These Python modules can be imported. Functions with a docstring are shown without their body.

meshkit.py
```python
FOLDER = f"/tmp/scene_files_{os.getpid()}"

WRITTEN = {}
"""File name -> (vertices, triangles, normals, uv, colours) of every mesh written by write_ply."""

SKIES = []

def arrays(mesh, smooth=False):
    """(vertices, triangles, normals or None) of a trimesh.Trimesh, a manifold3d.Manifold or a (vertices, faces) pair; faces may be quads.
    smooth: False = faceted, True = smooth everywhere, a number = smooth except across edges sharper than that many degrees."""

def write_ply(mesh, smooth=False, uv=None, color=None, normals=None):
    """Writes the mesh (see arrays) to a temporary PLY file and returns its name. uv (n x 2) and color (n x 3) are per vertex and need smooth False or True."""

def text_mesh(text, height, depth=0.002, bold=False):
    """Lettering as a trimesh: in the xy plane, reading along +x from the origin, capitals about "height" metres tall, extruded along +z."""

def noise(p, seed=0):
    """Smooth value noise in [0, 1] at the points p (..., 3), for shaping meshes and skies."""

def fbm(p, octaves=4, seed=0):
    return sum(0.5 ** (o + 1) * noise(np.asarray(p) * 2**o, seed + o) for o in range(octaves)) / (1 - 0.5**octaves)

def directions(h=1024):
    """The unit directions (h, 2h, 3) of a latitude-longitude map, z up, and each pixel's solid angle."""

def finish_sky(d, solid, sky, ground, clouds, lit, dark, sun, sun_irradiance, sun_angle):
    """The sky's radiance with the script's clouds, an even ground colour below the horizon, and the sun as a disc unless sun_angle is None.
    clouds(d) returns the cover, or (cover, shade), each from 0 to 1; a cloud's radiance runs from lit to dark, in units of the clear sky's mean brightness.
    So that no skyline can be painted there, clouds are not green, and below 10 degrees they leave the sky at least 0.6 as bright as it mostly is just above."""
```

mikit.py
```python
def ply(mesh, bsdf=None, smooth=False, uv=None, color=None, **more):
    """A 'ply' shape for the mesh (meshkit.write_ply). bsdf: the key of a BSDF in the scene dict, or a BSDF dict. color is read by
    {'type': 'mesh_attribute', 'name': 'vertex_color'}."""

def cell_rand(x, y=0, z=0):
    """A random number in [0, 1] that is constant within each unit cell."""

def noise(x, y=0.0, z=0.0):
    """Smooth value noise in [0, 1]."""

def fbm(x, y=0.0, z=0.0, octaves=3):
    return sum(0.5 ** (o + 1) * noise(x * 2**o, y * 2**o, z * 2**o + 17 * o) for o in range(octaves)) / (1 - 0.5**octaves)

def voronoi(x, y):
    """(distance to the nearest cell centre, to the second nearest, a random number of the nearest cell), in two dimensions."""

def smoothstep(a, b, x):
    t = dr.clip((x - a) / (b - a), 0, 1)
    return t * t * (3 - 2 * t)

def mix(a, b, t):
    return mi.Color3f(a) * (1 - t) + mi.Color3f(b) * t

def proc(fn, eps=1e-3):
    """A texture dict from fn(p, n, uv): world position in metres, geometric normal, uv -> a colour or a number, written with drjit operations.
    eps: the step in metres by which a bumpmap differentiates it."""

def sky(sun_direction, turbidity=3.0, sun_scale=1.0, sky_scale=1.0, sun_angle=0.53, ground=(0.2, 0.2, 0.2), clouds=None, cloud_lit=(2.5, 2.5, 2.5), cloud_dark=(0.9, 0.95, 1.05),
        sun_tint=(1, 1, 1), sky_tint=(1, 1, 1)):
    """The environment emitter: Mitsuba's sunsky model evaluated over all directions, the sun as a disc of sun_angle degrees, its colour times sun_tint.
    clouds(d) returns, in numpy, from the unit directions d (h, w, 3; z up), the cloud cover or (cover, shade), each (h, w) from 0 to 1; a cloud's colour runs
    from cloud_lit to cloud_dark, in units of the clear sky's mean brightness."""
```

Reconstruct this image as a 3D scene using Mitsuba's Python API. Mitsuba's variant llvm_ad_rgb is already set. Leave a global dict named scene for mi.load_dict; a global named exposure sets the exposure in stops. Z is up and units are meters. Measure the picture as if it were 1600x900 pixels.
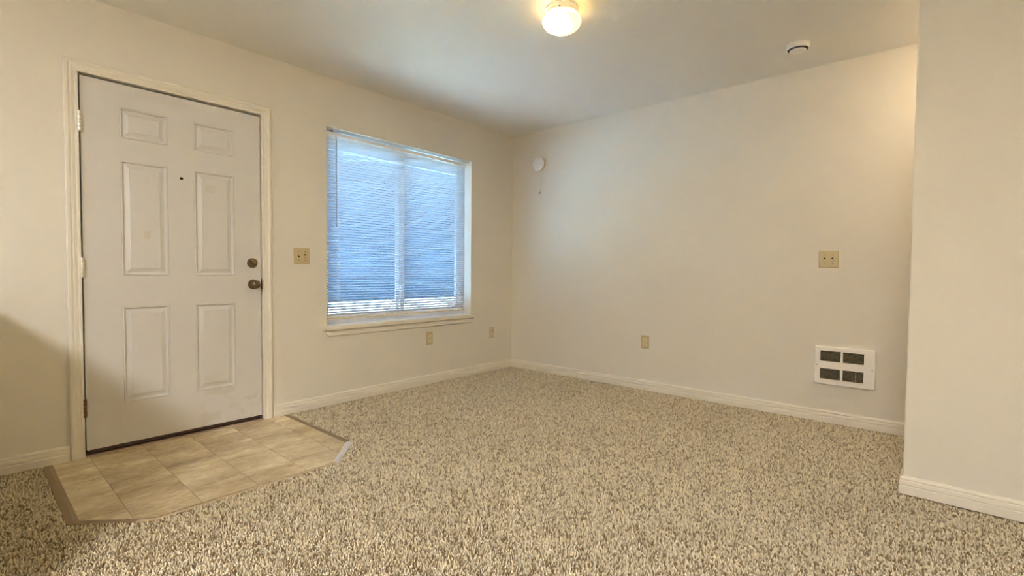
import math
import numpy as np
import trimesh
import manifold3d as m3
import drjit as dr
import mitsuba as mi
import mikit
from mikit import proc, noise, fbm, smoothstep, mix, cell_rand
from shapely.geometry import Polygon, box as sbox

T = mi.ScalarTransform4f
scene, labels = {"type": "scene"}, {}
scene.pop("type")
rng = np.random.default_rng(7)

# ------------------------------------------------------------------ camera, light, exposure
F_PX, YAW, PITCH, ROLL = 757.81, 2.28672, -0.03292, 0.00835
EYE = np.array([3.41018, -3.91578, 1.01349])
fwd = np.array([math.cos(PITCH) * math.cos(YAW), math.cos(PITCH) * math.sin(YAW), math.sin(PITCH)])
rgt = np.cross(fwd, [0, 0, 1]); rgt /= np.linalg.norm(rgt)
upv = np.cross(rgt, fwd)
upr = -math.sin(ROLL) * rgt + math.cos(ROLL) * upv
scene["camera"] = {
    "type": "perspective", "fov_axis": "x", "fov": math.degrees(2 * math.atan(800 / F_PX)),
    "near_clip": 0.02, "far_clip": 500.0,
    "to_world": T().look_at(origin=EYE.tolist(), target=(EYE + fwd).tolist(), up=upr.tolist()),
}
exposure = 0.2
SKY_SCALE, SUN_SCALE = 14.5, 205.0
scene["sky"] = mikit.sky([0.06, 0.75, 0.66], turbidity=3.0, sun_scale=SUN_SCALE, sky_scale=SKY_SCALE, ground=(0.2, 0.21, 0.22), sun_tint=(0.25, 0.70, 1.55), sky_tint=(0.8, 0.9, 1.1))
KITCHEN_RAD = (24.0, 28.0, 37.0)      # fluorescent ceiling box in the kitchen
DINING_RAD = (85.0, 82.0, 80.0)        # ceiling panel behind the camera
LAMP_RAD = (68.0, 50.0, 20.0)          # warm ceiling dome in view
HALL_RAD = (64.0, 47.0, 29.0)       # recessed can in the hallway

H = 2.44


# ------------------------------------------------------------------ helpers
def rgb(*c):
    return {"type": "rgb", "value": list(c)}


def bx(x0, x1, y0, y1, z0, z1):
    m = trimesh.creation.box((x1 - x0, y1 - y0, z1 - z0))
    m.apply_translation(((x0 + x1) / 2, (y0 + y1) / 2, (z0 + z1) / 2))
    return m


def man(m):
    return m3.Manifold(m3.Mesh(np.asarray(m.vertices, np.float32), np.asarray(m.faces, np.uint32)))


def tri(m):
    k = m.to_mesh()
    return trimesh.Trimesh(k.vert_properties[:, :3], k.tri_verts, process=False)


def rbox(x0, x1, y0, y1, z0, z1, r=0.003, seg=8):
    """a box with rounded edges"""
    r = min(r, (x1 - x0) / 2.01, (y1 - y0) / 2.01, (z1 - z0) / 2.01)
    s = m3.Manifold.sphere(r, seg)
    pts = [s.translate((x, y, z)) for x in (x0 + r, x1 - r) for y in (y0 + r, y1 - r) for z in (z0 + r, z1 - r)]
    return tri(m3.Manifold.batch_hull(pts))


def cat(ms):
    return trimesh.util.concatenate(ms)


def lathe(profile, n=48):
    """profile: (radius, height) pairs; axis +z"""
    return trimesh.creation.revolve(np.array(profile, float), sections=n)


def place(m, axis, at):
    """turn a +z axis mesh so that +z goes along axis, then move it"""
    m = m.copy()
    m.apply_transform(trimesh.geometry.align_vectors([0, 0, 1], axis))
    m.apply_translation(at)
    return m


def cyl(r, p, q, n=16):
    p, q = np.asarray(p, float), np.asarray(q, float)
    m = trimesh.creation.cylinder(r, np.linalg.norm(q - p), sections=n)
    return place(m, (q - p) / np.linalg.norm(q - p), (p + q) / 2)


def sweep(path, prof, normals, updir):
    """profile (d, h): d away from the wall, h along updir, mitred at the path's corners.
    path: k points; normals: k direction vectors (already mitre-scaled) for d; updir: k vectors for h."""
    prof = np.asarray(prof, float)
    rings = [np.asarray(p) + prof[:, :1] * np.asarray(n) + prof[:, 1:] * np.asarray(u) for p, n, u in zip(path, normals, updir)]
    n, k = len(prof), len(rings)
    v = np.vstack(rings)
    f = []
    for i in range(k - 1):
        for j in range(n):
            a, b = i * n + j, i * n + (j + 1) % n
            f += [[a, b, b + n], [a, b + n, a + n]]
    cap = trimesh.creation.triangulate_polygon(Polygon(prof), engine="earcut")[1]
    f += [[t[0], t[2], t[1]] for t in cap.tolist()] + [[t[0] + (k - 1) * n, t[1] + (k - 1) * n, t[2] + (k - 1) * n] for t in cap.tolist()]
    m = trimesh.Trimesh(v, np.array(f), process=False)
    m.fix_normals()
    return m


def put(key, mesh, bsdf, smooth=False, label=None, category=None, group=None, kind=None, **kw):
    n, k = 0, key
    while k in scene:
        n += 1
        k = f"{key}_{n:03d}"
    scene[k] = mikit.ply(mesh, bsdf, smooth=smooth, **kw)
    tag(k, label, category, group, kind)
    return k


def tag(k, label=None, category=None, group=None, kind=None):
    d = {a: b for a, b in (("label", label), ("category", category), ("group", group), ("kind", kind)) if b}
    if d:
        labels[k] = d


# ------------------------------------------------------------------ materials
def peel(p, n, uv):
    return 0.6 * noise(p.x * 95, p.y * 95, p.z * 95) + 0.4 * noise(p.x * 210, p.y * 210, p.z * 210)


def ceil_h(p, n, uv):
    # orange peel plus a few trowel drags in one corner
    d = p.x * 0.8 - p.y * 0.6
    e = p.x * 0.6 + p.y * 0.8
    drag = smoothstep(0.60, 0.78, fbm(d * 3.5, e * 46.0, 1.7, 3)) * smoothstep(0.35, 0.75, noise(p.x * 1.3 + 5, p.y * 1.3))
    return 0.5 * noise(p.x * 80, p.y * 80, 3.0) + 2.6 * drag


def wall_c(p, n, uv):
    t = fbm(p.x * 1.7, p.y * 1.7, p.z * 1.7, 3)
    return mix((0.69, 0.658, 0.58), (0.715, 0.686, 0.614), t)


def door_c(p, n, uv):
    c = mi.Color3f(0.625, 0.608, 0.578)

    def spot(y, z, sy, sz, k):
        q = (noise(p.y * 60, p.z * 60, k) - 0.5) * 0.7
        d = dr.sqrt(dr.square((p.y - y) / sy) + dr.square((p.z - z) / sz)) + q
        return 1 - smoothstep(0.75, 1.15, d)
    s = dr.maximum(0.75 * spot(-3.183, 1.213, 0.019, 0.026, 1.0), 0.45 * spot(-2.853, 1.512, 0.028, 0.036, 2.0))
    s = dr.maximum(s, 0.25 * spot(-3.182, 1.517, 0.012, 0.022, 3.0))
    c = mix(c, (0.56, 0.51, 0.40), s)
    scuff = smoothstep(0.58, 0.8, fbm(p.y * 24, p.z * 24, 4.0, 3)) * (1 - smoothstep(0.10, 0.26, p.z)) * smoothstep(-2.80, -2.62, p.y)
    dirt = smoothstep(0.5, 0.75, fbm(p.y * 12, p.z * 12, 9.0, 3)) * (1 - smoothstep(0.25, 0.42, p.z)) * smoothstep(-2.98, -2.90, p.y) * (1 - smoothstep(-2.76, -2.70, p.y))
    return mix(c, (0.47, 0.43, 0.34), dr.clip(0.55 * scuff + 0.35 * dirt, 0, 0.6))


TILE_Y0, TILE_W, TILE_L = -2.530, 0.2320, 0.464


def tile_c(p, n, uv):
    col = dr.floor((p.y - TILE_Y0) / TILE_W)
    off = dr.select(mi.Float(col) - 2 * dr.floor(col / 2) > 0.5, 0.387, 0.155)
    row = dr.floor((p.x - off) / TILE_L)
    r1, r2 = cell_rand(col, row, 1), cell_rand(col, row, 2)
    a = fbm(p.x * 15 + r1 * 31, p.y * 6.5 + r2 * 17, 0.3, 4)
    b = fbm(p.x * 75 + r2 * 9, p.y * 38, 7.0, 3)
    c = fbm(p.x * 6 + r2 * 40, p.y * 3 + r1 * 11, 2.0, 3)
    t = dr.clip(0.50 + 0.95 * (a - 0.5) + 0.50 * (b - 0.5) + 0.75 * (c - 0.5) + 0.08 * (r1 - 0.5), 0, 1)
    base = mix((0.30, 0.215, 0.11), (0.70, 0.60, 0.42), t)
    return mix(base, (0.78, 0.71, 0.55), smoothstep(0.66, 0.78, a) * 0.5)


def carpet_far(p, n, uv):
    t = noise(p.x * 110, p.y * 110, 1.0)
    return mix((0.30, 0.23, 0.13), (0.66, 0.57, 0.41), t)


def fog_glass(p, n, uv):
    # the bulb seen through the frosted dome: brightest around the bulb, which sits off centre
    q = dr.square(p.x - 1.848) + dr.square(p.y + 1.772) + dr.square(p.z - 2.332)
    g = 0.019 + 34.0 * dr.exp(-q / (2 * 0.021 ** 2))
    return mi.Color3f(LAMP_RAD) * g + mi.Color3f(5.6, 3.3, 0.8) * smoothstep(2.367, 2.384, p.z)


def pr(color, rough=0.5, spec=0.5, **kw):
    return {"type": "twosided", "bsdf": {"type": "principled", "base_color": color, "roughness": rough, "specular": spec, **kw}}


def bump(color, fn, h, rough=0.8, spec=0.2, eps=1e-3):
    return {"type": "twosided", "bsdf": {"type": "bumpmap", "arbitrary": proc(fn, eps), "scale": h,
                                         "bsdf": {"type": "principled", "base_color": color, "roughness": rough, "specular": spec}}}


scene["m_wall"] = bump(proc(wall_c), peel, 0.0009, 0.7, 0.25)
scene["m_ceiling"] = bump(rgb(0.71, 0.71, 0.675), ceil_h, 0.0010, 0.85, 0.2)
scene["m_trim"] = pr(rgb(0.74, 0.70, 0.61), 0.45, 0.4)
scene["m_door"] = pr(proc(door_c), 0.42, 0.4)
scene["m_white"] = pr(rgb(0.83, 0.81, 0.77), 0.4, 0.45)
scene["m_vinyl"] = pr(rgb(0.84, 0.85, 0.85), 0.35, 0.5)
scene["m_slat"] = {"type": "principledthin", "base_color": rgb(0.64, 0.65, 0.65), "roughness": 0.45, "diff_trans": 0.2, "spec_trans": 0.0, "eta": 1.3}
scene["m_cord"] = pr(rgb(0.86, 0.86, 0.84), 0.7, 0.2)
scene["m_wand"] = pr(rgb(0.20, 0.23, 0.25), 0.3, 0.5)
scene["m_glass"] = {"type": "thindielectric", "int_ior": 1.5}
scene["m_almond"] = pr(rgb(0.52, 0.43, 0.25), 0.4, 0.45)
scene["m_almond_light"] = pr(rgb(0.66, 0.57, 0.38), 0.4, 0.45)
scene["m_jack"] = pr(rgb(0.58, 0.52, 0.40), 0.4, 0.45)
scene["m_black"] = pr(rgb(0.018, 0.014, 0.011), 0.6, 0.3)
scene["m_sweep"] = pr(rgb(0.045, 0.022, 0.016), 0.55, 0.3)
scene["m_threshold"] = pr(rgb(0.42, 0.31, 0.24), 0.4, 0.4)
scene["m_bronze"] = pr(rgb(0.17, 0.12, 0.07), 0.28, 0.5, metallic=0.85)
scene["m_brass"] = pr(rgb(0.90, 0.87, 0.76), 0.25, 0.5, metallic=0.6)
scene["m_rust"] = pr(rgb(0.14, 0.07, 0.035), 0.6, 0.4, metallic=0.4)
scene["m_strip"] = pr(rgb(0.20, 0.145, 0.085), 0.5, 0.4)
scene["m_strip_tan"] = pr(rgb(0.42, 0.33, 0.21), 0.45, 0.4)
scene["m_strip_metal"] = pr(rgb(0.78, 0.76, 0.76), 0.32, 0.5, metallic=0.55)
scene["m_tile"] = pr(proc(tile_c), 0.38, 0.4)
scene["m_grout"] = pr(rgb(0.30, 0.225, 0.125), 0.8, 0.2)
scene["m_floor"] = {"type": "twosided", "bsdf": {"type": "diffuse", "reflectance": proc(carpet_far)}}
scene["m_pile"] = {"type": "twosided", "bsdf": {"type": "diffuse", "reflectance": {"type": "mesh_attribute", "name": "vertex_color"}}}
scene["m_louver"] = pr(rgb(0.20, 0.17, 0.115), 0.5, 0.4)
scene["m_lawn"] = {"type": "diffuse", "reflectance": rgb(0.13, 0.15, 0.16)}
scene["m_concrete"] = {"type": "diffuse", "reflectance": rgb(0.65, 0.66, 0.66)}
scene["m_siding"] = {"type": "twosided", "bsdf": {"type": "diffuse", "reflectance": rgb(0.05, 0.06, 0.075)}}
scene["m_roof"] = {"type": "twosided", "bsdf": {"type": "diffuse", "reflectance": rgb(0.08, 0.09, 0.11)}}
scene["m_gravel"] = {"type": "diffuse", "reflectance": rgb(0.12, 0.14, 0.16)}

# ------------------------------------------------------------------ the room shell
WL, WR, WB, WT = -2.097, -0.608, 0.579, 2.078      # window opening in the door wall
DL, DR, DT = -3.474, -2.556, 2.044                   # door frame, clear opening
JB = 0.018
WTH = 0.165
XMAX, YMIN = 6.2, -7.0
wl = man(bx(-WTH, 0, YMIN - 0.12, 0, 0, H))
wl = wl - man(bx(-0.3, 0.1, WL, WR, WB, WT)) - man(bx(-0.3, 0.1, DL - JB, DR + JB, -0.1, DT + JB))
put("wall_left", tri(wl), "m_wall", kind="structure", label="cream wall with the entry door and the window in it")
put("wall_right", bx(-WTH, XMAX + 0.12, 0, 0.12, 0, H), "m_wall", kind="structure", label="long cream wall with the heater at its foot")
SX, SY, STH = 3.325, -1.033, 0.115
# partition with a soft corner bead
cs = m3.CrossSection([np.array([[SX, SY], [XMAX, SY], [XMAX, SY + STH], [SX, SY + STH]])]).offset(-0.008, m3.JoinType.Round, 2.0, 24).offset(0.008, m3.JoinType.Round, 2.0, 24)
put("wall_hall", tri(m3.Manifold.extrude(cs, H)), "m_wall", smooth=25, kind="structure", label="cream partition wall end standing near the viewer beside the hallway")
put("wall_far", bx(XMAX, XMAX + 0.12, YMIN - 0.12, 0, 0, H), "m_wall", kind="structure")
put("wall_rear", bx(0, XMAX, YMIN - 0.12, YMIN, 0, H), "m_wall", kind="structure")
HX, HY = 3.66, -0.42                                   # hallway can light
ceil = man(bx(-WTH, XMAX + 0.12, YMIN - 0.12, 0.12, H, H + 0.10))
put("ceiling", tri(ceil), "m_ceiling", kind="structure", label="flat off-white ceiling")
# a half wall with a counter closes off the kitchen, left of the view
put("wall_half", bx(0.002, 1.50, -4.03, -3.923, 0, 0.885), "m_wall", kind="structure")
put("trim_counter", rbox(0.002, 1.53, -4.30, -3.913, 0.886, 0.92, 0.004), "m_trim", kind="structure")

# floor, cut out for the vinyl entry
ENT = np.array([[-0.165, -3.605], [0.838, -3.610], [0.985, -3.465], [1.034, -3.400], [1.036, -2.625], [1.030, -2.604], [0.820, -2.420], [-0.165, -2.435]])
ENT = np.array([[0.0, -3.608], [0.838, -3.610], [1.000, -3.446], [1.036, -3.395], [1.036, -2.612], [0.822, -2.418], [0.0, -2.425]])
ent_poly = Polygon(ENT)
fl = man(bx(-WTH, XMAX + 0.12, YMIN - 0.12, 0.12, -0.12, -0.011))
put("floor", tri(fl), "m_floor", kind="structure", label="floor under the carpet")

# ------------------------------------------------------------------ entry floor: 9 x 18 inch vinyl tiles
door_sill = Polygon([(-0.08, DL), (0.0, DL), (0.0, DR), (-0.08, DR)])
slab = trimesh.creation.extrude_polygon(ent_poly.buffer(0.0), 0.0085, engine="earcut"); slab.apply_translation((0, 0, -0.0105))
put("entry_floor__bed", slab, "m_grout")
labels["entry_floor"] = {"label": "tan stone-look vinyl tile entry floor with clipped corners in front of the door", "kind": "structure"}
for c in range(-6, 3):
    off = 0.387 if c % 2 else 0.155
    for r in range(-2, 4):
        g = 0.0011
        cell = sbox(off + r * TILE_L + g, TILE_Y0 + c * TILE_W + g, off + (r + 1) * TILE_L - g, TILE_Y0 + (c + 1) * TILE_W - g)
        pc = cell.intersection(ent_poly)
        if pc.is_empty or pc.area < 2e-4 or pc.geom_type != "Polygon":
            continue
        m = trimesh.creation.extrude_polygon(pc, 0.0018, engine="earcut")
        m.apply_translation((0, 0, -0.0018 + rng.uniform(-0.0001, 0.0001)))
        put("entry_floor__tile", m, "m_tile")

# edging around the tiles: flat strips, the clipped corner by the window one in bright metal
OUT = [np.array(a) for a in ([0.016, -3.641], [0.846, -3.644], [1.026, -3.462], [1.062, -3.402], [1.064, -2.606], [0.836, -2.383], [0.016, -2.395])]
INN = [np.array(a) for a in ([0.016, -3.603], [0.836, -3.606], [1.012, -3.440], [1.046, -3.392], [1.048, -2.614], [0.818, -2.422], [0.016, -2.424])]
INN[4] = np.array([1.040, -2.618])


def strip(i, j, mat, h, nm, lab):
    a, b, c, d = INN[i], INN[j], OUT[j], OUT[i]
    e, f = (a * 0.55 + d * 0.45), (b * 0.55 + c * 0.45)
    v = [(*a, 0.0006), (*b, 0.0006), (*f, h), (*c, -0.002), (*d, -0.002), (*e, h)]
    v += [(x, y, -0.0101) for x, y, _ in v]
    q = [[0, 1, 2, 5], [5, 2, 3, 4], [0, 6, 7, 1], [3, 9, 10, 4], [1, 7, 8, 2], [2, 8, 9, 3], [4, 10, 11, 5], [5, 11, 6, 0], [6, 11, 8, 7], [11, 10, 9, 8]]
    t = [x for k in q for x in ([k[0], k[1], k[2]], [k[0], k[2], k[3]])]
    m = trimesh.Trimesh(v, t, process=False); m.fix_normals()
    put("edge_strip__" + nm, m, mat, label=lab)


labels["edge_strip"] = {"label": "low brown edging strip between the vinyl entry tiles and the carpet, one corner bright metal", "category": "edging strip"}
strip(0, 1, "m_strip", 0.0035, "rail", "dark brown rail")
strip(1, 2, "m_strip", 0.003, "rail", "dark brown rail")
strip(2, 3, "m_strip_tan", 0.003, "rail", None)
strip(3, 4, "m_strip_tan", 0.003, "rail", "thin tan rail")
strip(4, 5, "m_strip_metal", 0.006, "rail", "bright metal rail across the clipped corner")
strip(5, 6, "m_strip", 0.0035, "rail", "brown rail")

# ------------------------------------------------------------------ carpet: one tuft of yarn after another
def project(x, y, z=0.0):
    v = np.stack([x - EYE[0], y - EYE[1], np.full_like(x, z - EYE[2])], -1)
    d = v @ fwd
    u2 = math.cos(ROLL) * rgt + math.sin(ROLL) * upv
    with np.errstate(all="ignore"):
        return 800 + F_PX * (v @ u2) / d, 450 - F_PX * (v @ upr) / d, d


SP = 0.0080
gx, gy = np.meshgrid(np.arange(0.020, 6.0, SP), np.arange(-3.915, -0.018, SP * 0.9))
gx = gx + (np.arange(gx.shape[0]) % 2)[:, None] * SP * 0.5
gx, gy = gx.ravel(), gy.ravel()
gx = gx + rng.uniform(-0.0031, 0.0031, gx.size); gy = gy + rng.uniform(-0.0029, 0.0029, gx.size)
px_, py_, pd_ = project(gx, gy)
keep = (pd_ > 0.2) & (px_ > -260) & (px_ < 1860) & (py_ < 1050)
keep &= (gx > 0.017) & (gy < -0.017) & ~((gx > SX - 0.02) & (gy > SY - 0.02) & (gy < SY + STH + 0.02)) & (gx < XMAX - 0.02)
from shapely import contains_xy
hole = Polygon([tuple(p) for p in OUT] + [(-0.1, -2.395), (-0.1, -3.641)]).buffer(0.0015)
keep &= ~contains_xy(hole, gx, gy)
keep &= ~((gx < 1.56) & (gy < -3.90))
gx, gy = gx[keep], gy[keep]
n = gx.size
import meshkit
lo = meshkit.fbm(np.stack([gx * 2.2, gy * 2.2, gx * 0], -1), 3, seed=3)
ang = rng.uniform(0, 2 * np.pi, n)
lean = rng.uniform(0.1, 0.75, n) * 0.0075
hh = rng.uniform(0.0110, 0.0180, n) + 0.004 * (lo - 0.5)
ra = rng.uniform(0.0027, 0.0043, n); rb = ra * rng.uniform(0.55, 0.95, n)
tw = rng.uniform(0, 2 * np.pi, n)
base_z = -0.0108
rings = []
K = 4
for lvl, (s, f) in enumerate(((0.75, 0.0), (1.05, 0.62))):
    for k in range(K):
        th = 2 * np.pi * k / K + lvl * 0.6
        lx, ly = ra * s * np.cos(th), rb * s * np.sin(th)
        rings.append(np.stack([gx + lean * f * np.cos(ang) + lx * np.cos(tw) - ly * np.sin(tw), gy + lean * f * np.sin(ang) + lx * np.sin(tw) + ly * np.cos(tw), base_z + hh * f + 0 * gx], -1))
rings.append(np.stack([gx + lean * np.cos(ang), gy + lean * np.sin(ang), base_z + hh], -1))
V = np.stack(rings, 1)                                # n, 9, 3
fc = []
for k in range(K):
    a, b = k, (k + 1) % K
    fc += [[a, b, b + K], [a, b + K, a + K], [a + K, b + K, 2 * K]]
fc = np.array(fc)
Fc = (fc[None] + (np.arange(n) * 9)[:, None, None]).reshape(-1, 3)
tone = rng.beta(2.6, 1.1, n) * 0.88 + 0.12 * lo
tone = np.where(rng.random(n) < 0.20, tone * 0.08, tone)
dark, light = np.array([0.25, 0.175, 0.09]), np.array([0.96, 0.88, 0.69])
col = dark + (light - dark) * tone[:, None]
col *= 1 + 0.06 * rng.standard_normal((n, 1))
COL = np.repeat(np.clip(col, 0.03, 0.96), 9, axis=0)
Vf = V.reshape(-1, 3)
Vf[:, 0] = np.maximum(Vf[:, 0], 0.0135); Vf[:, 1] = np.minimum(Vf[:, 1], -0.0135)
put("carpet", trimesh.Trimesh(Vf, Fc, process=False), "m_pile", smooth=True, color=COL, kind="stuff",
    label="beige and brown flecked cut-pile carpet covering the room floor", category="carpet")

# ------------------------------------------------------------------ baseboards
BH, BT = 0.083, 0.013
BPROF = [(0.0, 0.0), (BT, 0.0), (BT, 0.036), (0.0095, 0.040), (0.0095, 0.043), (0.0120, 0.046), (0.0110, 0.060), (0.0075, 0.064), (0.0075, 0.067), (0.0095, 0.070), (0.0070, 0.079), (0.0040, BH), (0.0, BH)]
U = (0, 0, 1)


def base(key, path, normals):
    return put(key, sweep([(x, y, 0.0) for x, y in path], BPROF, [(a, b, 0) for a, b in normals], [U] * len(path)), "m_trim")


e_ = 0.0006
CW = 0.057                                            # casing width
base("baseboard_left__board", [(e_, DR + CW + 0.0045), (e_, -e_)], [(1, 0), (1, -1)])
base("baseboard_left__board", [(e_, -3.922), (e_, DL - CW - 0.0045)], [(1, 0), (1, 0)])
labels["baseboard_left"] = {"kind": "structure", "label": "cream grooved baseboard along the door and window wall"}
base("baseboard_right", [(e_, -e_), (XMAX - 0.02, -e_)], [(1, -1), (0, -1)])
labels["baseboard_right"] = {"kind": "structure", "label": "cream grooved baseboard under the wall heater"}
base("baseboard_hall", [(XMAX - 0.02, SY - e_), (SX - e_, SY - e_), (SX - e_, SY + STH + e_), (XMAX - 0.02, SY + STH + e_)], [(0, -1), (-1, -1), (-1, 1), (0, 1)])
labels["baseboard_hall"] = {"kind": "structure", "label": "cream grooved baseboard wrapping the near partition wall end"}

# ------------------------------------------------------------------ door casing
# profile: d off the wall, h outwards from the opening
CPROF = [(0.0, 0.0), (0.009, 0.0), (0.0105, 0.003), (0.0105, 0.012), (0.0085, 0.0145), (0.0095, 0.018), (0.0125, 0.028), (0.0120, 0.034), (0.0140, 0.038), (0.0165, 0.043), (0.0165, 0.053), (0.0140, CW), (0.0, CW)]
RV = 0.0
yl, yr, zt = DL - RV, DR + RV, DT + RV
X = (1, 0, 0)


def casing(path, ups):
    put("trim_1__casing", sweep([(e_, y, z) for y, z in path], CPROF, [X] * len(path), [(0, a, b) for a, b in ups]), "m_trim")


casing([(yl, 0.0004), (yl, zt)], [(-1, 0), (-1, 1)])
casing([(yl, zt), (yr, zt)], [(-1, 1), (1, 1)])
casing([(yr, zt), (yr, 0.0004)], [(1, 1), (1, 0)])
labels["trim_1"] = {"kind": "structure", "label": "cream moulded casing around the entry door"}

# ------------------------------------------------------------------ entry door
labels["door_1"] = {"kind": "structure", "label": "white six-panel entry door with dark knob and deadbolt", "category": "door"}
for nm, b in (("jamb", bx(-WTH, 0.0, DL - JB + e_, DL, 0.001, DT)), ("jamb", bx(-WTH, 0.0, DR, DR + JB - e_, 0.001, DT)),
              ("head_jamb", bx(-WTH, 0.0, DL - JB + e_, DR + JB - e_, DT + 0.0002, DT + JB - e_))):
    put("door_1__" + nm, b, "m_trim")
# stop moulding behind the leaf keeps daylight out of the gaps
put("door_1__stop", cat([bx(-0.09, -0.0585, DL + 0.0003, DL + 0.014, 0.02, DT - 0.001), bx(-0.09, -0.0585, DR - 0.014, DR - 0.0003, 0.02, DT - 0.001), bx(-0.09, -0.0585, DL + 0.0145, DR - 0.0145, DT - 0.015, DT - 0.001)]), "m_sweep")
LX = -0.012
ly0, ly1, lz0, lz1 = DL + 0.0090, DR - 0.0045, 0.030, DT - 0.0110
PAN = [(a, b, c, d) for a, b in ((-3.302, -3.079), (-2.946, -2.721)) for c, d in ((1.738, 1.909), (0.974, 1.617), (0.258, 0.802))]
leaf = man(bx(LX - 0.044, LX, ly0, ly1, lz0, lz1))
for a, b, c, d in PAN:
    leaf = leaf - man(bx(LX - 0.02, LX + 0.01, a, b, c, d))
put("door_1__leaf", tri(leaf), "m_door")
PP = [(0.0, 0.0), (0.0015, -0.0012), (0.003, 0.0026), (0.0075, 0.0030), (0.0105, -0.0015), (0.0125, -0.0092), (0.0180, -0.0108), (0.0225, -0.0095), (0.040, -0.0018), (0.0415, 0.0006), (0.0445, 0.0006)]
for a, b, c, d in PAN:
    v, f = [], []
    for k, (ins, h) in enumerate(PP):
        v += [(LX + h, a + ins, c + ins), (LX + h, b - ins, c + ins), (LX + h, b - ins, d - ins), (LX + h, a + ins, d - ins)]
        if k:
            for j in range(4):
                p0, p1 = 4 * (k - 1) + j, 4 * (k - 1) + (j + 1) % 4
                f += [[p0, p1, p1 + 4], [p0, p1 + 4, p0 + 4]]
    o = 4 * (len(PP) - 1)
    f += [[o, o + 1, o + 2], [o, o + 2, o + 3]]
    put("door_1__panel", trimesh.Trimesh(v, f, process=False), "m_door")
put("door_1__sweep", rbox(LX - 0.04, LX + 0.003, ly0 + 0.001, ly1 - 0.001, 0.0135, 0.0295, 0.002), "m_sweep", label="dark brown rubber sweep")
put("door_1__threshold", cat([bx(-WTH, -0.002, DL + 0.0004, DR - 0.0004, -0.010, 0.004), bx(-0.075, -0.058, DL + 0.0004, DR - 0.0004, 0.004, 0.045), rbox(-0.006, 0.0125, DL + 0.0008, DR - 0.0008, -0.009, 0.0035, 0.0015)]), "m_threshold", label="low brown threshold")
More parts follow.
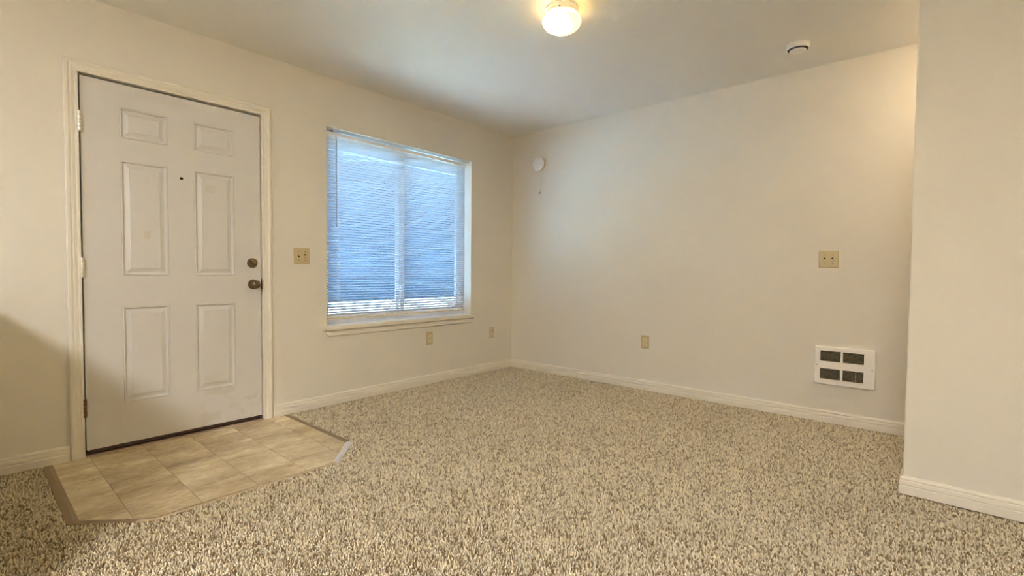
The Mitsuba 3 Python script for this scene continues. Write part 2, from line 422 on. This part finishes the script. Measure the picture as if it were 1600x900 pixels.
for zc, mat, lab in ((1.788, "m_brass", "brass hinge"), (1.020, "m_brass", "brass hinge"), (0.266, "m_rust", "dark rusty hinge")):
    hk = "door_1__hinge" if "door_1__hinge" not in scene else None
    yk, xk, L, nk = DL + 0.0025, 0.007, 0.102, 5
    parts = []
    for k in range(nk):
        z0 = zc - L / 2 + k * L / nk
        parts.append(lathe([(0, z0 + 0.0018), (0.0070, z0 + 0.0020), (0.0082, z0 + 0.0036), (0.0082, z0 + L / nk - 0.0036), (0.0070, z0 + L / nk - 0.0020), (0, z0 + L / nk - 0.0018)], 18))
        parts[-1].apply_translation((xk, yk, 0))
    parts.append(place(lathe([(0, -L / 2 - 0.004), (0.004, -L / 2 - 0.003), (0.0048, -L / 2 - 0.0004), (0.0042, L / 2 + 0.0004), (0.005, L / 2 + 0.002), (0.003, L / 2 + 0.0045), (0, L / 2 + 0.005)], 18), (0, 0, 1), (xk, yk, zc)))
    parts.append(bx(-0.030, xk, DL + 0.0006, DL + 0.0030, zc - L / 2 + 0.001, zc + L / 2 - 0.001))
    put("door_1__hinge", cat(parts), mat, smooth=35, label=lab)
KY, KZ, BZ = -2.611, 0.918, 1.059
knob = lathe([(0, 0), (0.0325, 0), (0.0325, 0.003), (0.030, 0.0075), (0.018, 0.010), (0.0125, 0.013), (0.0115, 0.030), (0.014, 0.034), (0.0235, 0.039), (0.0275, 0.047), (0.0270, 0.056), (0.0215, 0.064), (0.010, 0.0675), (0, 0.068)], 40)
put("door_1__knob", place(knob, (1, 0, 0), (LX + 0.0002, KY, KZ)), "m_bronze", smooth=40, label="round dark bronze knob")
db = place(lathe([(0, 0), (0.0325, 0), (0.0325, 0.005), (0.029, 0.012), (0.020, 0.0145), (0, 0.015)], 40), (1, 0, 0), (LX + 0.0002, KY - 0.004, BZ))
put("door_1__deadbolt", db, "m_bronze", smooth=40, label="round dark bronze deadbolt with thumb turn")
tt = rbox(-0.006, 0.006, -0.019, 0.019, 0.012, 0.026, 0.004)
tt.apply_transform(trimesh.transformations.rotation_matrix(math.radians(-32), (0, 0, 1)))
put("door_1__deadbolt__thumb_turn", place(tt, (1, 0, 0), (LX, KY - 0.004, BZ)), "m_bronze", smooth=40)
put("door_1__latch_plate", cat([rbox(-0.030, -0.0025, DR - 0.0016, DR - 0.0002, KZ - 0.035, KZ + 0.035, 0.0006), rbox(-0.012, 0.0105, DR + 0.0002, DR + 0.0022, KZ - 0.028, KZ + 0.028, 0.0008)]), "m_bronze")
put("door_1__peephole", place(lathe([(0, 0), (0.0085, 0), (0.0085, 0.002), (0.006, 0.0035), (0.005, 0.002), (0, 0.0015)], 24), (1, 0, 0), (LX + 0.0002, -3.011, 1.557)), "m_black", smooth=40, label="small black peephole")

# ------------------------------------------------------------------ window
labels["window_1"] = {"kind": "structure", "label": "white two-pane sliding window behind the blind", "category": "window"}
fx0, fx1 = -0.160, -0.112
MY0, MY1 = -1.388, -1.316
fw = 0.038
put("window_1__frame", cat([rbox(fx0, fx1, WL + 0.001, WR - 0.001, WB + 0.022, WB + 0.022 + fw, 0.004), rbox(fx0, fx1, WL + 0.001, WR - 0.001, WT - 0.001 - fw, WT - 0.001, 0.004),
                            rbox(fx0, fx1, WL + 0.001, WL + 0.001 + fw, WB + 0.024, WT - 0.002, 0.004), rbox(fx0, fx1, WR - 0.001 - fw, WR - 0.001, WB + 0.024, WT - 0.002, 0.004)]), "m_vinyl")
zi0, zi1 = WB + 0.022 + fw + 0.0005, WT - 0.0015 - fw


def sash(y0, y1, x0, x1, w):
    put("window_1__sash", cat([rbox(x0, x1, y0, y0 + w, zi0, zi1, 0.003), rbox(x0, x1, y1 - w, y1, zi0, zi1, 0.003), rbox(x0, x1, y0 + w * .7, y1 - w * .7, zi0, zi0 + w, 0.003), rbox(x0, x1, y0 + w * .7, y1 - w * .7, zi1 - w, zi1, 0.003)]), "m_vinyl")
    xm = (x0 + x1) / 2
    g = trimesh.Trimesh([(xm, y0 + w * .8, zi0 + w * .8), (xm, y1 - w * .8, zi0 + w * .8), (xm, y1 - w * .8, zi1 - w * .8), (xm, y0 + w * .8, zi1 - w * .8)], [[0, 1, 2], [0, 2, 3]], process=False)
    put("window_1__pane", g, "m_glass")


sash(WL + fw + 0.0015, MY1 + 0.004, -0.134, -0.116, 0.036)
sash(MY0 + 0.004, WR - fw - 0.0015, -0.156, -0.138, 0.036)
put("window_1__sill", rbox(-WTH + 0.004, 0.024, WL + 0.0008, WR - 0.0008, WB + 0.0008, WB + 0.019, 0.003), "m_vinyl")
# stool horns past the opening and the apron under it, in wall colour
put("window_1__stool", rbox(0.0006, 0.030, WL - 0.036, WR + 0.036, WB - 0.014, WB + 0.0185, 0.004), "m_trim")
AP = [(0.0, 0.0), (0.005, 0.0), (0.010, 0.004), (0.0125, 0.012), (0.0105, 0.020), (0.012, 0.028), (0.0095, 0.034), (0.011, 0.040), (0.009, 0.048), (0.0, 0.048)]
put("window_1__apron", sweep([(e_, WL + 0.006, WB - 0.0625), (e_, WR - 0.006, WB - 0.0625)], AP, [X, X], [(0, -0.45, 1), (0, 0.45, 1)]), "m_trim")

# ------------------------------------------------------------------ mini blind
labels["mini_blind"] = {"label": "white horizontal mini blind hanging in the window, slats half open", "category": "blind"}
BX, by0, by1 = -0.072, WL + 0.007, WR - 0.016
put("mini_blind__headrail", rbox(BX - 0.013, BX + 0.013, by0, by1, 2.036, 2.0625, 0.002), "m_white")
put("mini_blind__bracket", rbox(BX - 0.015, BX + 0.0145, by0 + 0.066, by0 + 0.082, 2.0628, 2.0775, 0.001), "m_wand")
TILT = math.radians(33)
pitch, sw, crown = 0.0205, 0.0252, 0.0022
za, zb = 2.024, 0.668
ns = int((za - zb) / pitch) + 1
tt_ = np.linspace(-0.5, 0.5, 5)
prof = np.stack([tt_ * sw, crown * (1 - 4 * tt_ ** 2)], -1)
for k in range(ns):
    z = za - k * pitch
    ti = TILT + math.radians(30) * math.exp(-k / 1.6)     # the topmost slats lie more closed
    jit = rng.normal(0, 0.012)
    c, s = math.cos(ti + jit), math.sin(ti + jit)
    lx, lz = prof[:, 0] * c - prof[:, 1] * s, prof[:, 0] * s + prof[:, 1] * c
    q0 = np.stack([BX + lx, np.full(5, by0 + 0.003), z + lz], -1)
    q1 = np.stack([BX + lx, np.full(5, by1 - 0.003), z + lz + rng.normal(0, 0.0006)], -1)
    v = np.vstack([q0, q1])
    f = [x for j in range(4) for x in ([j, j + 5, j + 6], [j, j + 6, j + 1])]
    put("mini_blind__slat", trimesh.Trimesh(v, f, process=False), "m_slat", smooth=True)
put("mini_blind__bottom_rail", rbox(BX - 0.013, BX + 0.013, by0 + 0.002, by1 - 0.002, 0.637, 0.650, 0.004), "m_almond_light", label="tan bottom rail")
for yc in (-1.966, -1.357, -0.751):
    ms = []
    for dx in (-0.0135, 0.0135):
        for dy in (-0.0014, 0.0014):
            ms.append(cyl(0.0007, (BX + dx, yc + dy, 0.650), (BX + dx, yc + dy, 2.036), 5))
    for k in range(ns):
        ms.append(cyl(0.0006, (BX - 0.0135, yc + 0.0014, za - k * pitch - 0.0075), (BX + 0.0135, yc + 0.0014, za - k * pitch + 0.0040), 4))
    put("mini_blind__ladder_cord", cat(ms), "m_cord")
put("mini_blind__tilt_wand", cat([cyl(0.0034, (BX + 0.0245, -1.991, 1.345), (BX + 0.0245, -1.991, 2.006), 6), cyl(0.0016, (BX + 0.0245, -1.991, 2.005), (BX + 0.017, -1.991, 2.036), 6)]), "m_wand", label="thin dark tilt wand")

# ------------------------------------------------------------------ ceiling lamp
LCX, LCY = 1.850, -1.730
labels["ceiling_light"] = {"label": "round frosted glass dome lamp glowing warm yellow on the ceiling", "category": "ceiling lamp"}
pan = lathe([(0, 0.0006), (0.088, 0.0006), (0.090, 0.004), (0.090, 0.016), (0.0855, 0.020), (0.0855, 0.024), (0.0885, 0.027), (0.0885, 0.036), (0.085, 0.040), (0.070, 0.0405), (0, 0.0405)], 64)
pan.apply_transform(trimesh.transformations.rotation_matrix(math.pi, (1, 0, 0)))
put("ceiling_light__pan", place(pan, (0, 0, 1), (LCX, LCY, H)), "m_white", smooth=30)
pr_ = [(0.066, 0.042), (0.078, 0.046), (0.094, 0.052), (0.103, 0.060), (0.106, 0.069), (0.105, 0.078), (0.099, 0.090), (0.088, 0.102), (0.070, 0.113), (0.046, 0.121), (0.022, 0.1245), (0.0001, 0.1255)]
dome = lathe([(r, -z) for r, z in pr_], 64)
dome.apply_translation((LCX, LCY, H)); dome.fix_normals()
if dome.vertices[:, 2].mean() and dome.face_normals[np.argmin(dome.triangles_center[:, 2])][2] > 0:
    dome.invert()
dv = dome.vertices - np.array([LCX, LCY, 0])
arc = np.concatenate([[0], np.cumsum(np.hypot(*np.diff(np.array(pr_), axis=0).T))]); arc = 1 - arc / arc[-1]
who = np.argmin(np.abs(dv[:, 2][:, None] - np.array([H - z for _, z in pr_])[None]), 1)
th_ = np.arctan2(dv[:, 1], dv[:, 0])
duv = np.stack([0.5 + 0.49 * arc[who] * np.cos(th_), 0.5 + 0.49 * arc[who] * np.sin(th_)], -1)
k_ = put("ceiling_light__glass_dome", dome, "m_white", smooth=True, uv=duv)
scene[k_]["emitter"] = {"type": "area", "radiance": proc(fog_glass)}
put("ceiling_light__screw", cyl(0.003, (LCX + 0.0895 * 0.46, LCY - 0.0895 * 0.888, H - 0.031), (LCX + 0.097 * 0.46, LCY - 0.097 * 0.888, H - 0.031), 10), "m_bronze")

# ------------------------------------------------------------------ smoke alarm
SMX, SMY = 2.732, -0.452
labels["smoke_alarm"] = {"label": "round white smoke alarm on the ceiling with a dark slot around its edge", "category": "smoke alarm"}


def down(profile, nseg=48):
    m = lathe(profile, nseg)
    m.apply_transform(trimesh.transformations.rotation_matrix(math.pi, (1, 0, 0)))
    m.apply_translation((SMX, SMY, H))
    return m


put("smoke_alarm__base", down([(0, 0.0006), (0.066, 0.0006), (0.067, 0.003), (0.067, 0.007), (0, 0.007)]), "m_white", smooth=30)
put("smoke_alarm__shell", down([(0.030, 0.0075), (0.064, 0.0075), (0.065, 0.010), (0.0645, 0.026), (0.061, 0.0325), (0.058, 0.0335), (0.058, 0.0295), (0.030, 0.0290)]), "m_white", smooth=30)
put("smoke_alarm__sensor_slot", down([(0, 0.0295), (0.0570, 0.0298), (0.0560, 0.0330), (0.0525, 0.0375), (0, 0.0375)]), "m_black", smooth=30, label="dark slot")
put("smoke_alarm__cap", down([(0, 0.0380), (0.0460, 0.0380), (0.0470, 0.0395), (0.046, 0.0440), (0.038, 0.0470), (0, 0.0475)]), "m_white", smooth=30)

# ------------------------------------------------------------------ round wall vent with a pull cord
VX, VZ = 0.371, 2.103
labels["wall_vent"] = {"label": "round white wall vent with a thin pull cord, high near the room corner", "category": "air vent"}
put("wall_vent__body", place(lathe([(0, 0.0006), (0.066, 0.0006), (0.066, 0.026), (0, 0.026)], 48), (0, -1, 0), (VX, 0, VZ)), "m_almond_light", smooth=30)
put("wall_vent__cover", place(lathe([(0, 0.0265), (0.062, 0.0265), (0.070, 0.029), (0.071, 0.033), (0.068, 0.037), (0.055, 0.039), (0, 0.040)], 48), (0, -1, 0), (VX, 0, VZ)), "m_white", smooth=30)
put("wall_vent__pull_cord", cat([cyl(0.0012, (VX + 0.009, -0.030, 1.822), (VX + 0.009, -0.030, VZ - 0.064), 6)]), "m_cord")
put("wall_vent__pull_cord__bead", cat([place(lathe([(0, -0.012), (0.0045, -0.008), (0.0052, 0), (0.003, 0.010), (0, 0.012)], 14), (0, 0, 1), (VX + 0.009, -0.030, 1.811))]), "m_louver", smooth=40)
put("wall_vent__pull_cord__bead", cat([place(lathe([(0, -0.010), (0.0035, -0.006), (0.004, 0), (0.002, 0.008), (0, 0.010)], 14), (0, 0, 1), (VX + 0.030, -0.030, 1.816)), cyl(0.0010, (VX + 0.010, -0.030, 1.846), (VX + 0.030, -0.030, 1.826), 5)]), "m_louver", smooth=40)

# ------------------------------------------------------------------ switches and sockets
def frame_of(wall):
    # local axes: a along the wall, b up, c into the room
    if wall == "left":
        return lambda a, c, b: (c, a, b)
    return lambda a, c, b: (a, -c, b)


def loc(mesh, wall, a, b):
    """mesh built with x along the wall, y into the room, z up"""
    v = mesh.vertices.copy()
    if wall == "left":
        w = np.stack([v[:, 1], v[:, 0] + a, v[:, 2] + b], -1)
        m = trimesh.Trimesh(w, mesh.faces[:, ::-1], process=False)
    else:
        w = np.stack([v[:, 0] + a, -v[:, 1], v[:, 2] + b], -1)
        m = trimesh.Trimesh(w, mesh.faces[:, ::-1], process=False)
    if m.volume < 0:
        m.invert()
    return m


def plate(wv, hv):
    q = np.array([(-wv / 2, 0.0006), (wv / 2, 0.0006)])
    lo_ = rbox(-wv / 2, wv / 2, 0.0006, 0.004, -hv / 2, hv / 2, 0.0015)
    hi_ = rbox(-wv / 2 + 0.004, wv / 2 - 0.004, 0.002, 0.0062, -hv / 2 + 0.004, hv / 2 - 0.004, 0.002)
    return tri(m3.Manifold.batch_hull([man(lo_), man(hi_)]))


def screw(x, z):
    return cyl(0.0032, (x, 0.0055, z), (x, 0.0070, z), 12)


def switch(key, wall, a, b, label, ups):
    labels[key] = {"label": label, "category": "light switch", "group": "double switch plates"}
    put(key + "__plate", loc(plate(0.116, 0.114), wall, a, b), "m_almond", smooth=30)
    for sx, up in zip((-0.023, 0.023), ups):
        put(key + "__slot", loc(rbox(sx - 0.0055, sx + 0.0055, 0.0052, 0.0066, -0.0125, 0.0125, 0.0004), wall, a, b), "m_black")
        tg = rbox(-0.0042, 0.0042, 0.0040, 0.0190, -0.0045, 0.0045, 0.002)
        tg.apply_transform(trimesh.transformations.rotation_matrix(math.radians(26 if up else -26), (1, 0, 0), (0, 0.004, 0)))
        tg.apply_translation((sx, 0, 0.002 if up else -0.002))
        put(key + "__toggle", loc(tg, wall, a, b), "m_almond_light", smooth=30)
        for sz in (-0.030, 0.030):
            put(key + "__screw", loc(screw(sx, sz), wall, a, b), "m_bronze", smooth=30)


def socket(key, wall, a, b, label):
    labels[key] = {"label": label, "category": "electrical outlet", "group": "duplex outlets"}
    put(key + "__plate", loc(plate(0.0715, 0.114), wall, a, b), "m_almond", smooth=30)
    for sz in (-0.0195, 0.0195):
        c = m3.CrossSection.circle(0.0172, 36) ^ m3.CrossSection.square((0.04, 0.0285), True)
        m = tri(m3.Manifold.extrude(c, 0.0028)); m.apply_transform(trimesh.transformations.rotation_matrix(math.pi / 2, (1, 0, 0)))
        m.apply_translation((0, 0.0078, sz))
        r = put(key + "__receptacle", loc(m, wall, a, b), "m_almond_light", smooth=30)
        put(r + "__slots", loc(cat([bx(-0.0075, -0.0055, 0.0070, 0.0081, sz - 0.002, sz + 0.006), bx(0.0055, 0.0075, 0.0070, 0.0081, sz - 0.001, sz + 0.006), cyl(0.0024, (0, 0.0070, sz - 0.0075), (0, 0.0081, sz - 0.0075), 10)]), wall, a, b), "m_black")
    put(key + "__screw", loc(screw(0, 0), wall, a, b), "m_bronze", smooth=30)


switch("light_switch", "left", -2.287, 1.117, "tan double switch plate between the entry door and the window", (1, 0))
switch("light_switch_001", "right", 2.864, 1.117, "tan double switch plate on the wall above the heater", (0, 0))
socket("wall_outlet", "left", -1.121, 0.412, "tan duplex outlet under the window sill")
socket("wall_outlet_001", "right", 1.538, 0.417, "tan duplex outlet low on the long wall left of the heater")
labels["phone_jack"] = {"label": "small cream jack plate low on the window wall beside the room corner", "category": "wall jack"}
put("phone_jack__plate", loc(plate(0.0715, 0.114), "left", -0.310, 0.392), "m_jack", smooth=30)
put("phone_jack__socket", loc(rbox(0.004, 0.017, 0.0055, 0.0078, 0.012, 0.026, 0.0006), "left", -0.310, 0.392), "m_black", label="black socket")
for sz in (-0.042, 0.042):
    put("phone_jack__screw", loc(screw(0, sz), "left", -0.310, 0.392), "m_almond", smooth=30)

# ------------------------------------------------------------------ wall heater
labels["wall_heater"] = {"label": "white wall heater grille with four dark louvered openings near the floor", "category": "wall heater"}
hx0, hx1, hz0, hz1 = 2.800, 3.142, 0.263, 0.522
cs = m3.CrossSection.square((hx1 - hx0 - 0.024, hz1 - hz0 - 0.024), True).offset(0.012, m3.JoinType.Round, 2.0, 32)
cs2 = cs.offset(-0.005, m3.JoinType.Round, 2.0, 32)
shell = m3.Manifold.batch_hull([m3.Manifold.extrude(cs, 0.014), m3.Manifold.extrude(cs2, 0.019)])
R90 = trimesh.transformations.rotation_matrix(math.pi / 2, (1, 0, 0))       # (x, y, z) -> (x, -z, y): front towards -y
hcx, hcz = (hx0 + hx1) / 2, (hz0 + hz1) / 2
BANK = [(2.8345, 2.9505, 0.4245, 0.4955), (2.9640, 3.0780, 0.4205, 0.4915), (2.8345, 2.9505, 0.3035, 0.3755), (2.9640, 3.0780, 0.2985, 0.3695)]
BANK = [(2.8345, 2.9505, 0.4225, 0.4940), (2.9640, 3.0790, 0.4225, 0.4940), (2.8345, 2.9505, 0.3000, 0.3730), (2.9640, 3.0790, 0.3000, 0.3730)]
for a, b, c, d in BANK:
    shell = shell - man(bx(a - hcx, b - hcx, c - hcz, d - hcz, 0.004, 0.05))
sm = tri(shell); sm.apply_transform(R90); sm.apply_translation((hcx, -0.0006, hcz))
put("wall_heater__cover", sm, "m_white", smooth=30)
for a, b, c, d in BANK:
    put("wall_heater__grille_back", bx(a + 0.0003, b - 0.0003, -0.0066, -0.0050, c + 0.0003, d - 0.0003), "m_black")
    nl = 8
    for k in range(nl):
        zc = c + (k + 0.5) * (d - c) / nl
        lv = bx(a + 0.0006, b - 0.0006, -0.0034, 0.0034, -0.0006, 0.0006)
        lv.apply_transform(trimesh.transformations.rotation_matrix(math.radians(28), (1, 0, 0)))
        lv.apply_translation((0, -0.0128, zc))
        put("wall_heater__louver", lv, "m_louver")
put("wall_heater__mullion", bx(3.0355, 3.0375, -0.0192, -0.0176, 0.3003, 0.3727), "m_almond_light")
for sx in (2.8165, 3.1235):
    put("wall_heater__screw", cyl(0.0032, (sx, -0.0190, 0.3935), (sx, -0.0206, 0.3935), 12), "m_black", smooth=30)
put("wall_heater__knob", place(lathe([(0, 0), (0.0085, 0), (0.0085, 0.004), (0.0075, 0.007), (0, 0.0072)], 24), (0, -1, 0), (3.107, -0.0197, 0.322)), "m_white", smooth=30)

# ------------------------------------------------------------------ lamps out of the frame
put("hall_light__pan", lathe([(0, H - 0.034), (0.125, H - 0.034), (0.130, H - 0.030), (0.130, H - 0.0006), (0, H - 0.0006)], 40).apply_translation((HX, HY, 0)), "m_white", smooth=30)
k_ = put("hall_light__diffuser", lathe([(0, H - 0.10), (0.05, H - 0.094), (0.085, H - 0.075), (0.10, H - 0.0345), (0, H - 0.0345)], 40).apply_translation((HX, HY, 0)), "m_white", smooth=30)
scene[k_]["emitter"] = {"type": "area", "radiance": rgb(*HALL_RAD)}
labels["hall_light"] = {"label": "warm ceiling dome lamp in the hallway behind the partition", "category": "ceiling lamp"}
put("kitchen_light__housing", bx(1.55, 2.05, -5.86, -5.40, H - 0.03, H - 0.0006), "m_white")
k_ = put("kitchen_light__diffuser", bx(1.57, 2.03, -5.80, -5.46, H - 0.062, H - 0.031), "m_white")
scene[k_]["emitter"] = {"type": "area", "radiance": rgb(*KITCHEN_RAD)}
labels["kitchen_light"] = {"label": "white ceiling box lamp over the kitchen behind the counter", "category": "ceiling lamp"}
put("dining_light__pan", bx(3.13, 4.07, -5.87, -5.33, H - 0.03, H - 0.0006), "m_white")
k_ = put("dining_light__diffuser", bx(3.15, 4.05, -5.85, -5.35, H - 0.062, H - 0.031), "m_white")
scene[k_]["emitter"] = {"type": "area", "radiance": rgb(*DINING_RAD)}
labels["dining_light"] = {"label": "white ceiling panel lamp behind the viewer", "category": "ceiling lamp"}

# ------------------------------------------------------------------ outside the window
put("street_ground", bx(-60, -WTH - 0.02, -50, 50, -0.40, -0.25), "m_lawn", kind="structure")
put("street_pavement", bx(-9.0, -1.7, -12, 14, -0.249, -0.20), "m_concrete", kind="structure")
put("gravel_bed", bx(-1.699, -WTH - 0.02, -12, 12, -0.249, -0.19), "m_gravel", kind="structure")
labels["street_house"] = {"label": "dark bluish building outdoors, dimly seen behind the blind slats", "category": "house"}
put("street_house__walls", bx(-24, -15, -4, 23, -0.25, 5.6), "m_siding")
rf = trimesh.convex.convex_hull(np.array([(-24.6, -4.6, 5.61), (-14.4, -4.6, 5.61), (-24.6, 23.6, 5.61), (-14.4, 23.6, 5.61), (-19.5, -4.6, 7.8), (-19.5, 23.6, 7.8)]))
put("street_house__roof", rf, "m_roof")
for zz in (0.7, 3.4):
    for yy in (-2.0, 2.2, 6.4, 10.6, 14.8, 19.0):
        put("street_house__window", bx(-14.998, -14.95, yy, yy + 1.5, zz, zz + 1.3), "m_roof")
